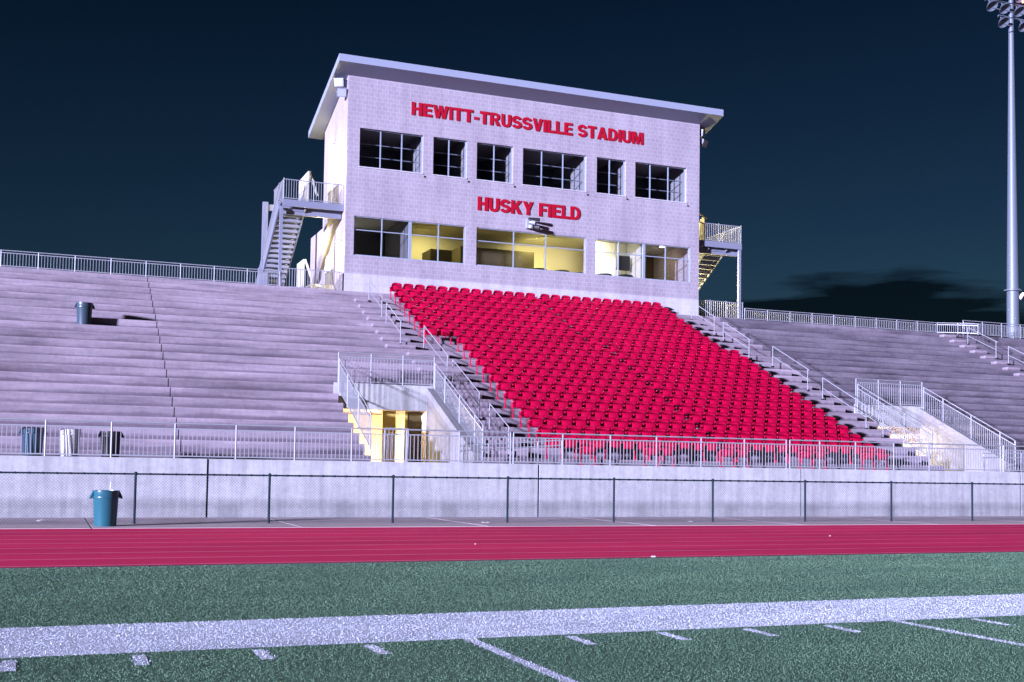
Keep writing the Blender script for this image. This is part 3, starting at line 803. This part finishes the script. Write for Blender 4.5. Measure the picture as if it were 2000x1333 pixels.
# sign lettering
def arc(cx, cy, rx, ry, a0, a1, n=9):
    return [(cx + rx * math.cos(R(a0 + (a1 - a0) * k / n)), cy + ry * math.sin(R(a0 + (a1 - a0) * k / n))) for k in range(n + 1)]
def letter(ch):
    t = .25
    if ch == 'H': return .78, [[(0, 0), (0, 1), (t, 1), (t, .62), (.53, .62), (.53, 1), (.78, 1), (.78, 0), (.53, 0), (.53, .40), (t, .40), (t, 0)]]
    if ch == 'E': return .68, [[(0, 0), (0, 1), (.67, 1), (.67, .79), (t, .79), (t, .62), (.62, .62), (.62, .41), (t, .41), (t, .21), (.68, .21), (.68, 0)]]
    if ch == 'F': return .64, [[(0, 0), (0, 1), (.64, 1), (.64, .79), (t, .79), (t, .60), (.57, .60), (.57, .39), (t, .39), (t, 0)]]
    if ch == 'L': return .62, [[(0, 0), (0, 1), (t, 1), (t, .22), (.62, .22), (.62, 0)]]
    if ch == 'I': return t, [[(0, 0), (0, 1), (t, 1), (t, 0)]]
    if ch == 'T': return .72, [[(.235, 0), (.235, .78), (0, .78), (0, 1), (.72, 1), (.72, .78), (.485, .78), (.485, 0)]]
    if ch == '-': return .38, [[(0, .27), (0, .48), (.38, .48), (.38, .27)]]
    if ch == 'V': return .80, [[(.27, 0), (0, 1), (.27, 1), (.40, .36), (.53, 1), (.80, 1), (.53, 0)]]
    if ch == 'W': return 1.16, [[(.22, 0), (0, 1), (.25, 1), (.35, .40), (.46, 1), (.70, 1), (.81, .40), (.91, 1), (1.16, 1), (.94, 0), (.69, 0), (.58, .60), (.47, 0)]]
    if ch == 'M': return .98, [[(0, 0), (0, 1), (.34, 1), (.49, .40), (.64, 1), (.98, 1), (.98, 0), (.75, 0), (.75, .70), (.58, 0), (.40, 0), (.23, .70), (.23, 0)]]
    if ch == 'A': return .86, [[(0, 0), (.30, 1), (.56, 1), (.86, 0), (.60, 0), (.55, .17), (.31, .17), (.26, 0)], [(.36, .36), (.50, .36), (.43, .70)]]
    if ch == 'K': return .84, [[(0, 0), (0, 1), (t, 1), (t, .63), (.52, 1), (.83, 1), (.50, .60), (.84, 0), (.54, 0), (.33, .42), (t, .34), (t, 0)]]
    if ch == 'Y': return .80, [[(.275, 0), (.275, .38), (0, 1), (.28, 1), (.40, .64), (.52, 1), (.80, 1), (.525, .38), (.525, 0)]]
    if ch == 'U': return .78, [[(0, 1)] + [(t, 1)] + arc(.39, .36, .14, .16, 180, 360) + [(.53, 1), (.78, 1)] + arc(.39, .36, .39, .38, 0, -180)]
    if ch == 'D': return .80, [[(0, 0), (0, 1), (.38, 1)] + arc(.38, .5, .42, .5, 88, -88) + [(.38, 0)], [(t, .21), (t, .79), (.36, .79)] + arc(.36, .5, .185, .29, 85, -85) + [(.36, .21)]]
    if ch == 'R': return .82, [[(0, 0), (0, 1), (.48, 1)] + arc(.48, .71, .29, .29, 85, -75) + [(.62, .38), (.82, 0), (.53, 0), (.38, .37), (t, .37), (t, 0)], [(t, .58), (t, .80), (.45, .80)] + arc(.45, .69, .085, .11, 80, -80, 5) + [(.45, .58)]]
    if ch == 'S':
        c = arc(.38, .69, .27, .195, 12, 268, 16) + arc(.38, .305, .275, .19, 88, -168, 16)
        L_, R_ = [], []
        for k in range(len(c)):
            a = c[max(0, k - 1)]; b = c[min(len(c) - 1, k + 1)]
            dx, dy = b[0] - a[0], b[1] - a[1]; d = math.hypot(dx, dy)
            nx, ny = -dy / d, dx / d
            hx, hy = .122, .112
            L_.append((c[k][0] + nx * hx, c[k][1] + ny * hy)); R_.append((c[k][0] - nx * hx, c[k][1] - ny * hy))
        return .76, [L_ + R_[::-1]]
    return .30, []
def text_mesh(name, s_, x0, x1, z0, z1, y, depth):
    cu = bpy.data.curves.new(name, 'CURVE'); cu.dimensions = '2D'; cu.fill_mode = 'BOTH'; cu.extrude = .5
    adv = 0.0
    for ch in s_:
        w_, polys = letter(ch)
        for pl in polys:
            sp = cu.splines.new('POLY'); sp.points.add(len(pl) - 1)
            for p_, (px_, py_) in zip(sp.points, pl): p_.co = (adv + px_, py_, 0, 1)
            sp.use_cyclic_u = True
        adv += w_ + .075
    ob = bpy.data.objects.new(name, cu); C.objects.link(ob)
    dg = bpy.context.evaluated_depsgraph_get()
    me = bpy.data.meshes.new_from_object(ob.evaluated_get(dg))
    bpy.data.objects.remove(ob)
    xs_ = [v.co.x for v in me.vertices]
    sx = (x1 - x0) / (max(xs_) - min(xs_)); mx_ = min(xs_)
    for v in me.vertices:
        x, yy, zz = v.co
        v.co = (x0 + (x - mx_) * sx, y - zz * depth, z0 + yy * (z1 - z0))
    me.materials.clear(); me.materials.append(M['sign']); me.name = name
    o = bpy.data.objects.new(name, me); C.objects.link(o)
    o.parent = box; o.matrix_parent_inverse = Matrix.Translation((-21.7, -PY, -PZ0))
    return o
text_mesh('sign_lettering', 'HEWITT-TRUSSVILLE STADIUM', 15.43, 27.75, 18.05, 18.68, PY - .022, .036)['label'] = 'red raised capitals reading HEWITT-TRUSSVILLE STADIUM'
text_mesh('sign_lettering', 'HUSKY FIELD', 18.82, 24.26, 13.83, 14.50, PY - .022, .036)['label'] = 'red raised capitals reading HUSKY FIELD'

# floodlight boxes at the building's top corners
def floodlight(x, y, z, rx, rz, label):
    t_ = thing('floodlight', label, 'floodlight', 'floodlight boxes on the press box corners', (x, y, z), rz)
    b = MB(); b.box(-.22, .22, -.14, .14, -.19, .19); o = b.obj('housing', M['steel'], t_); o.rotation_euler = (rx, 0, 0)
    b = MB(); b.box(-.19, .19, -.150, -.141, -.16, .16); o2 = b.obj('lens', M['lens'], t_); o2.rotation_euler = (rx, 0, 0)
    MB().path([(-.24, 0, 0), (-.24, .18, 0), (.24, .18, 0), (.24, 0, 0)], .018, 6).obj('bracket', M['steel'], t_)
floodlight(12.02, 52.7, 19.22, .15, -.5, 'grey floodlight box under the roof at the left corner of the press box, upper one')
floodlight(12.12, 52.6, 18.74, .35, -.25, 'grey floodlight box on the left corner of the press box, lower one')
floodlight(31.36, 52.7, 19.15, .15, .7, 'grey floodlight box under the roof at the right corner of the press box, upper one')
floodlight(31.46, 52.7, 18.68, .45, .45, 'grey floodlight box on the right corner of the press box, lower one')
MB().box(12.2, 12.37, 52.6, 52.75, 18.6, 19.4).obj('mount_plate', M['steel'], None)
o = bpy.data.objects['mount_plate']; o.parent = box; o.matrix_parent_inverse = Matrix.Translation((-21.7, -PY, -PZ0))
# loudspeaker cluster below HUSKY FIELD
t_ = thing('loudspeaker_cluster', 'white bracket with dark horn loudspeakers under the words HUSKY FIELD', 'loudspeaker', None, (21.6, 52.15, 13.1))
MB().box(-.28, -.16, -.02, .22, .05, .52).obj('bracket', M['rail'], t_)
MB().bar((-.25, -.1, .50), (.30, -.2, .46), .05, 8, .09).obj('upper_horn', M['black'], t_)
MB().bar((-.2, -.05, .33), (.05, -.25, .27), .06, 10, .10).obj('middle_horn', M['rail'], t_)
MB().lathe([(.001, 0), (.12, .02), (.15, .10), (.12, .19), (.001, .21)], 14, (-.12, -.1, .0)).obj('camera_dome', M['rail'], t_, True)
MB().bar((.05, -.1, .10), (.27, -.25, .05), .09, 10, .14).obj('lower_horn', M['black'], t_)

# wall lamps on the left and right side walls
def wall_lamp(x, y, z, side, label, e):
    t_ = thing('wall_lamp', label, 'lamp', 'wall lamps beside the press box stairs', (x, y, z))
    sg = -1 if side < 0 else 1
    MB().lathe([(.001, .10), (.12, .08), (.17, 0), (.001, 0)], 12, (sg * .12, 0, 0)).obj('housing', M['steel'], t_, True)
    MB().lathe([(.15, -.001), (.10, -.05), (.001, -.06)], 12, (sg * .12, 0, 0)).obj('lens', M['glow'], t_)
    light('wall_lamp_light', 'POINT', (x + sg * .22, y, z - .16), e, (1, 0.82, 0.34), .08)
wall_lamp(PX0 - .01, 54.85, 16.85, -1, 'glowing wall lamp left of the upper windows, the higher one', 85)
wall_lamp(PX0 - .01, 53.05, 15.75, -1, 'glowing wall lamp left of the upper windows, the lower one near the corner', 85)
wall_lamp(PX0 - .01, 56.7, 12.85, -1, 'glowing wall lamp under the left landing, farther back', 85)
wall_lamp(PX0 - .01, 53.05, 11.85, -1, 'glowing wall lamp under the left landing, near the corner', 85)
wall_lamp(PX1 + .01, 54.4, 15.9, 1, 'glowing wall lamp above the right landing, hidden round the corner', 330)
wall_lamp(PX1 + .01, 55.0, 11.6, 1, 'glowing wall lamp under the right stair, hidden round the corner', 380)

# ------------------------------------------------------------------ outside stairs
def stair_tower(label, x0, x1, sx0, sx1, px, side):
    """landing x0..x1 at the wall; flight sx0..sx1 going down to the back"""
    L0, LT = 52.7, 13.53
    t_ = thing('stair_tower', label, 'stairs', 'steel stair towers beside the press box', (px, L0, TOP))
    base = Vector((px, L0, TOP))
    def po(b, n, m='steel', par=None):
        o = b.obj(n, M[m]); o.parent = t_; o.matrix_parent_inverse = Matrix.Translation(-base); return o
    b = MB(); b.box(x0, x1, L0, L0 + .08, 13.22, LT); po(b, 'landing_beam')
    po(MB().box(x0, x1, L0 + .081, 56.9 if side > 0 else 55.4, LT - .10, LT - .005), 'landing_deck')
    b = MB(); b.box(x0 + .03, x1 - .03, L0 + .35, L0 + .55, 12.92, 13.42); po(b, 'cross_beam')
    po(MB().box(px - .07, px + .07, L0 + .02, L0 + .16, TOP, 13.21), 'column')
    # flight
    y0, z0 = 53.0, 13.3
    n = 20; dz_ = (z0 - TOP) / n; dy_ = dz_ / .64
    b = MB()
    for k in range(n):
        z = z0 - dz_ * (k + 1); y = y0 + dy_ * k
        b.box(sx0 + .05, sx1 - .05, y, y + dy_ + .02, z - .035, z)          # tread
        b.box(sx0 + .05, sx1 - .05, y - .012, y - .002, z - .0, z + dz_ * .62)  # riser plate
    po(b, 'treads')
    for xx in (sx0, sx1):
        b = MB(); w_ = .03
        b.extr_x([(y0 - .15, z0 - .16), (y0 + dy_ * n, TOP - .02 + .0), (y0 + dy_ * n + .25, TOP + .0), (y0 + .05, z0 + .16)], xx - w_, xx + w_)
        po(b, 'stringer')
        b = MB(); P0 = Vector((xx, y0, z0)); P1 = Vector((xx, y0 + dy_ * n, TOP))
        rail_panel(b, P0, P1, .25, .85, .12, .009); b.bar(P0 + Vector((0, 0, 1.0)), P1 + Vector((0, 0, 1.0)), .022, 8)
        po(b, 'stair_rail', 'rail')
    # landing rails
    b = MB(); rail_panel(b, (x0 + .03, L0 + .04, LT), (x1 - .03, L0 + .04, LT), .06, .92, .115, .009)
    xe = x0 + .03 if side < 0 else x1 - .03
    rail_panel(b, (xe, L0 + .04, LT), (xe, 55.3 if side < 0 else 56.8, LT), .06, .92, .115, .009)
    for q in (0, .5, 1): b.bar((x0 + .03 + (x1 - x0 - .06) * q, L0 + .04, LT - .1), (x0 + .03 + (x1 - x0 - .06) * q, L0 + .04, LT + .98), .02, 8)
    po(b, 'landing_rail', 'rail')
    # ground level rail
    b = MB(); rail_panel(b, (x0 - .1, L0 + .04, TOP), (x1 + .12, L0 + .04, TOP), .06, .90, .12, .012)
    for q in (0, .33, .66, 1): b.bar((x0 - .1 + (x1 - x0 + .2) * q, L0 + .04, TOP), (x0 - .1 + (x1 - x0 + .2) * q, L0 + .04, TOP + .95), .022, 8)
    po(b, 'ground_rail', 'rail')
    return t_, po
t_, po = stair_tower('steel stair and landing at the left end of the press box lit yellow white', 9.55, 12.36, 9.42, 10.6, 9.5, -1)
po(MB().box(9.35, 9.6, 56.9, 57.12, TOP, 14.25), 'rear_column')
po(MB().box(9.6, 10.6, 56.95, 57.07, 13.85, 14.15), 'rear_beam')
po(MB().box(9.22, 9.65, 56.8, 57.2, TOP, 11.0), 'column_base')
b = MB()
for k in range(16): b.bar((10.75, 53.0 + .14 * k, 13.54), (10.75, 53.0 + .14 * k, 14.95), .035)
b.box(10.73, 10.77, 53.0, 55.2, 14.93, 15.0); b.box(10.73, 10.77, 53.0, 55.2, 13.54, 13.8)
po(b, 'stair_guard', 'door')
po(MB().bar((10.8, 53.1, 15.0), (11.2, 53.1, 13.9), .045), 'guard_brace', 'door')
b = MB()
for k in range(11): b.bar((10.8, 53.9 + .14 * k, 9.7), (10.8, 53.9 + .14 * k, 11.0), .035)
b.box(10.78, 10.82, 53.9, 55.4, 10.98, 11.05); b.box(10.78, 10.82, 53.9, 55.4, 9.6, 9.9)
po(b, 'stair_guard', 'door')
po(MB().bar((10.85, 53.9, 11.05), (11.25, 53.9, 10.0), .045), 'guard_brace', 'door')
b = MB()
for k in range(3): b.box(11.2, 12.3, 53.6 + .3 * k, 55.2, TOP + .17 * k, TOP + .17 * (k + 1))
po(b, 'door_steps', 'door')
t_, po = stair_tower('steel stair and landing at the right end of the press box lit yellow from below', 31.1, 33.87, 31.95, 33.05, 33.78, 1)
b = MB()
for k in range(10): b.bar((31.75, 53.0 + .14 * k, 13.54), (31.75, 53.0 + .14 * k, 14.9 - .06 * k), .03)
b.bar((31.2, 53.4, 15.35), (31.85, 52.95, 14.75), .035); b.bar((31.2, 53.4, 14.95), (31.85, 52.95, 14.35), .03)
po(b, 'stair_guard', 'door')
po(MB().path([(32.65, 52.9, 13.55), (33.05, 53.0, 14.15), (33.7, 52.9, 14.45)], .03, 6), 'guard_brace', 'rail')

# ------------------------------------------------------------------ chain link fence
fence = thing('chain_link_fence', 'low black chain link fence along the far side of the red track', 'fence', None, (1.972, 29.361, 0))
FS = 3.193
i0, i1 = -3, 14
pm = MB().bar((0, 0, -.02), (0, 0, 1.23), .030, 10).lathe([(.036, 1.20), (.036, 1.245), (.001, 1.26)], 10).mesh('post', M['fence'])
for i in range(i0, i1 + 1):
    inst('post', pm, fence, (FS * i, 0, 0))
b = MB().bar((FS * i0, 0, 1.20), (FS * i1, 0, 1.20), .021, 8)
for k in range(int((i1 - i0) * FS / .30)):
    x = FS * i0 + .30 * k; b.box(x, x + .035, -.027, .027, 1.172, 1.228)
b.obj('top_rail', M['fence'], fence)
b = MB(); p = .075; r = .0024; H = 1.19
def wire(b, a, c_): b.bar(a, c_, r, 3)
n = int(FS / p)
for k in range(-int(H / p), n):
    xa = p * k; xb = xa + H
    a0, a1 = max(0, xa), min(FS, xb)
    if a1 - a0 > .02:
        wire(b, (a0, .004, (a0 - xa) + .01), (a1, .004, (a1 - xa) + .01))
        wire(b, (a0, -.004, H - (a0 - xa) + .01), (a1, -.004, H - (a1 - xa) + .01))
mm = b.mesh('chain_mesh', M['fence_wire'])
for i in range(i0, i1): inst('chain_mesh', mm, fence, (FS * i, .03, 0))

# ------------------------------------------------------------------ trash cans
def trash_can(x, y, z, r, h, m, label, rz=0.0, straw=False, handles=True):
    t_ = thing('trash_can', label, 'trash can', 'round plastic trash cans', (x, y, z), rz)
    b = MB(); b.lathe([(.001, 0), (r * .84, 0), (r * .86, .02), (r * .97, h * .80), (r * 1.0, h * .82), (r * 1.03, h * .97), (r * 1.06, h * .975), (r * 1.06, h), (r * .98, h), (r * .93, h * .8), (r * .8, .05), (.001, .05)], 36)
    b.obj('body', M[m], t_, True)
    MB().lathe([(r * 1.0, h * .79), (r * 1.035, h * .80), (r * 1.035, h * .83), (r * 1.0, h * .84)], 36).obj('rim_band', M[m], t_, True)
    if handles:
        for sg in (-1, 1):
            b = MB(); pf = [(sg * r * 1.02, h * .985), (sg * r * 1.26, h * .80), (sg * r * 1.22, h * .76), (sg * r * .99, h * .80)]
            b.v = [(xx, -.07, zz) for xx, zz in pf] + [(xx, .07, zz) for xx, zz in pf]
            b.f = [(0, 1, 2, 3), (7, 6, 5, 4), (0, 4, 5, 1), (1, 5, 6, 2), (2, 6, 7, 3), (3, 7, 4, 0)]
            b.obj('handle', M[m], t_)
    if straw:
        s_ = MB().bar((.07, -.1, h * .6), (.09, -.12, h + .19), .009, 6).obj('drinking_straw', M['white_p'])
        s_.location = (x, y, z)
        tag(s_, 'thin white stick poking out of the teal trash can by the fence', 'stick')
trash_can(1.27, 28.36, .012, .285, .815, 'teal', 'bright teal trash can standing beside the track in front of the fence', 0.15, True)
trash_can(-.385, 33.42, 1.602, .28, .755, 'slate2', 'steel blue trash can behind the railing, left of the white can', .2)
trash_can(.54, 33.42, 1.602, .26, .735, 'white_p', 'white trash can behind the railing at left', .9, handles=False)
trash_can(1.57, 33.42, 1.602, .27, .70, 'black', 'black trash can behind the railing, right of the white can', .1)
trash_can(1.10, 46.52, rowZ(15), .29, .84, 'slate', 'dark slate blue trash can standing alone high up on the left stand', .1)

# ------------------------------------------------------------------ litter
def scrap(x, y, z, s_, label, rz):
    b = MB(); rows = [[(s_ * (u - 1), s_ * (v_ - 1) * .7, .01 + .25 * s_ * abs(math.sin(2 * u + 3 * v_ + x))) for u in range(3)] for v_ in range(3)]
    b.slab(rows, (0, 0, .006)); o = b.obj('paper_scrap', M['paper']); o.location = (x, y, z); o.rotation_euler = (0, 0, rz)
    tag(o, label, 'litter', 'scraps of white litter')
scrap(-.06, 30.6, .012, .13, 'crumpled white paper on the pavement left of the teal trash can', .4)
scrap(9.57, 17.55, .010, .055, 'small white wad on the kerb between track and turf', 1.0)
scrap(10.76, 28.9, .012, .09, 'white scrap on the pavement below the second wall panel', .2)
scrap(7.66, 21.1, .006, .022, 'tiny white scrap lying on the red track near the middle', 2.0)
scrap(16.89, 22.5, .006, .025, 'tiny white scrap lying on the red track at right', .7)
scrap(17.1, 29.2, .012, .05, 'white scrap at the foot of the fence at right', .1)

M['mast_steel'] = mat('mast_steel', (0.085, 0.105, 0.135), 0.5, 0.1)
# ------------------------------------------------------------------ light mast
mast = thing('light_mast', 'tall grey steel floodlight mast rising behind the right stand', 'light mast', None, (53.82, 54, 0))
MB().lathe([(.40, 0), (.36, 12), (.165, 27.5), (.14, 31), (.001, 31.02)], 28).obj('pole', M['mast_steel'], mast, True)
MB().lathe([(.33, 12.55), (.52, 12.58), (.52, 12.66), (.33, 12.70)], 24).obj('collar', M['mast_steel'], mast, True)
MB().bar((.3, -.2, 12.1), (.52, -.32, 12.45), .12, 10, .10).obj('collar_lamp', M['white_p'], mast)
MB().bar((.4, 0, 12.3), (1.8, 0, 12.2), .035, 8).obj('side_arm', M['mast_steel'], mast)
MB().bar((.36, -.12, .0), (.33, -.15, 12.2), .05, 8).obj('conduit', M['rail'], mast)
for zz, xs_ in ((28.98, (-.85, .75)), (29.85, (-1.75, -.75, .4, 1.4)), (30.75, (-1.8, -.8, .5, 1.5))):
    MB().bar((-2.0 if zz > 29.5 else -1.0, 0, zz + .38), (2.0 if zz > 29.5 else 1.0, 0, zz + .38), .06, 4).obj('crossarm', M['mast_steel'], mast)
    for k, xx in enumerate(xs_):
        hd = MB(); hd.bar((xx, 0, zz + .36), (xx, -.12, zz + .1), .04, 6)
        n_ = 14
        hd.lathe([(.12, .16), (.2, .10), (.34, -.10), (.37, -.16), (.35, -.16), (.28, -.08), (.001, .04)], n_, (0, 0, 0))
        hv = hd.v[8 + 4:] if False else None
        o = hd.obj('lamp_head', M['mast_steel'], mast, True)
        # tilt only the bowl
        me = o.data
        for v in me.vertices:
            if abs(v.co.x) < .5 and abs(v.co.y) < .5 and abs(v.co.z) < .5:
                c0 = v.co.copy(); a = R(-38); y_, z_ = c0.y, c0.z
                v.co = (c0.x + xx, y_ * math.cos(a) - z_ * math.sin(a) - .2, y_ * math.sin(a) + z_ * math.cos(a) + zz)
        MB().box(xx - .33, xx + .33, -.62, -.58, zz - .42, zz - .36).obj('visor', M['mast_steel'], mast)
MB().lathe([(.001, .1), (.06, .06), (.06, -.06), (.001, -.1)], 10, (.75, -.2, 30.45)).obj('beacon', M['redlamp'], mast, True)
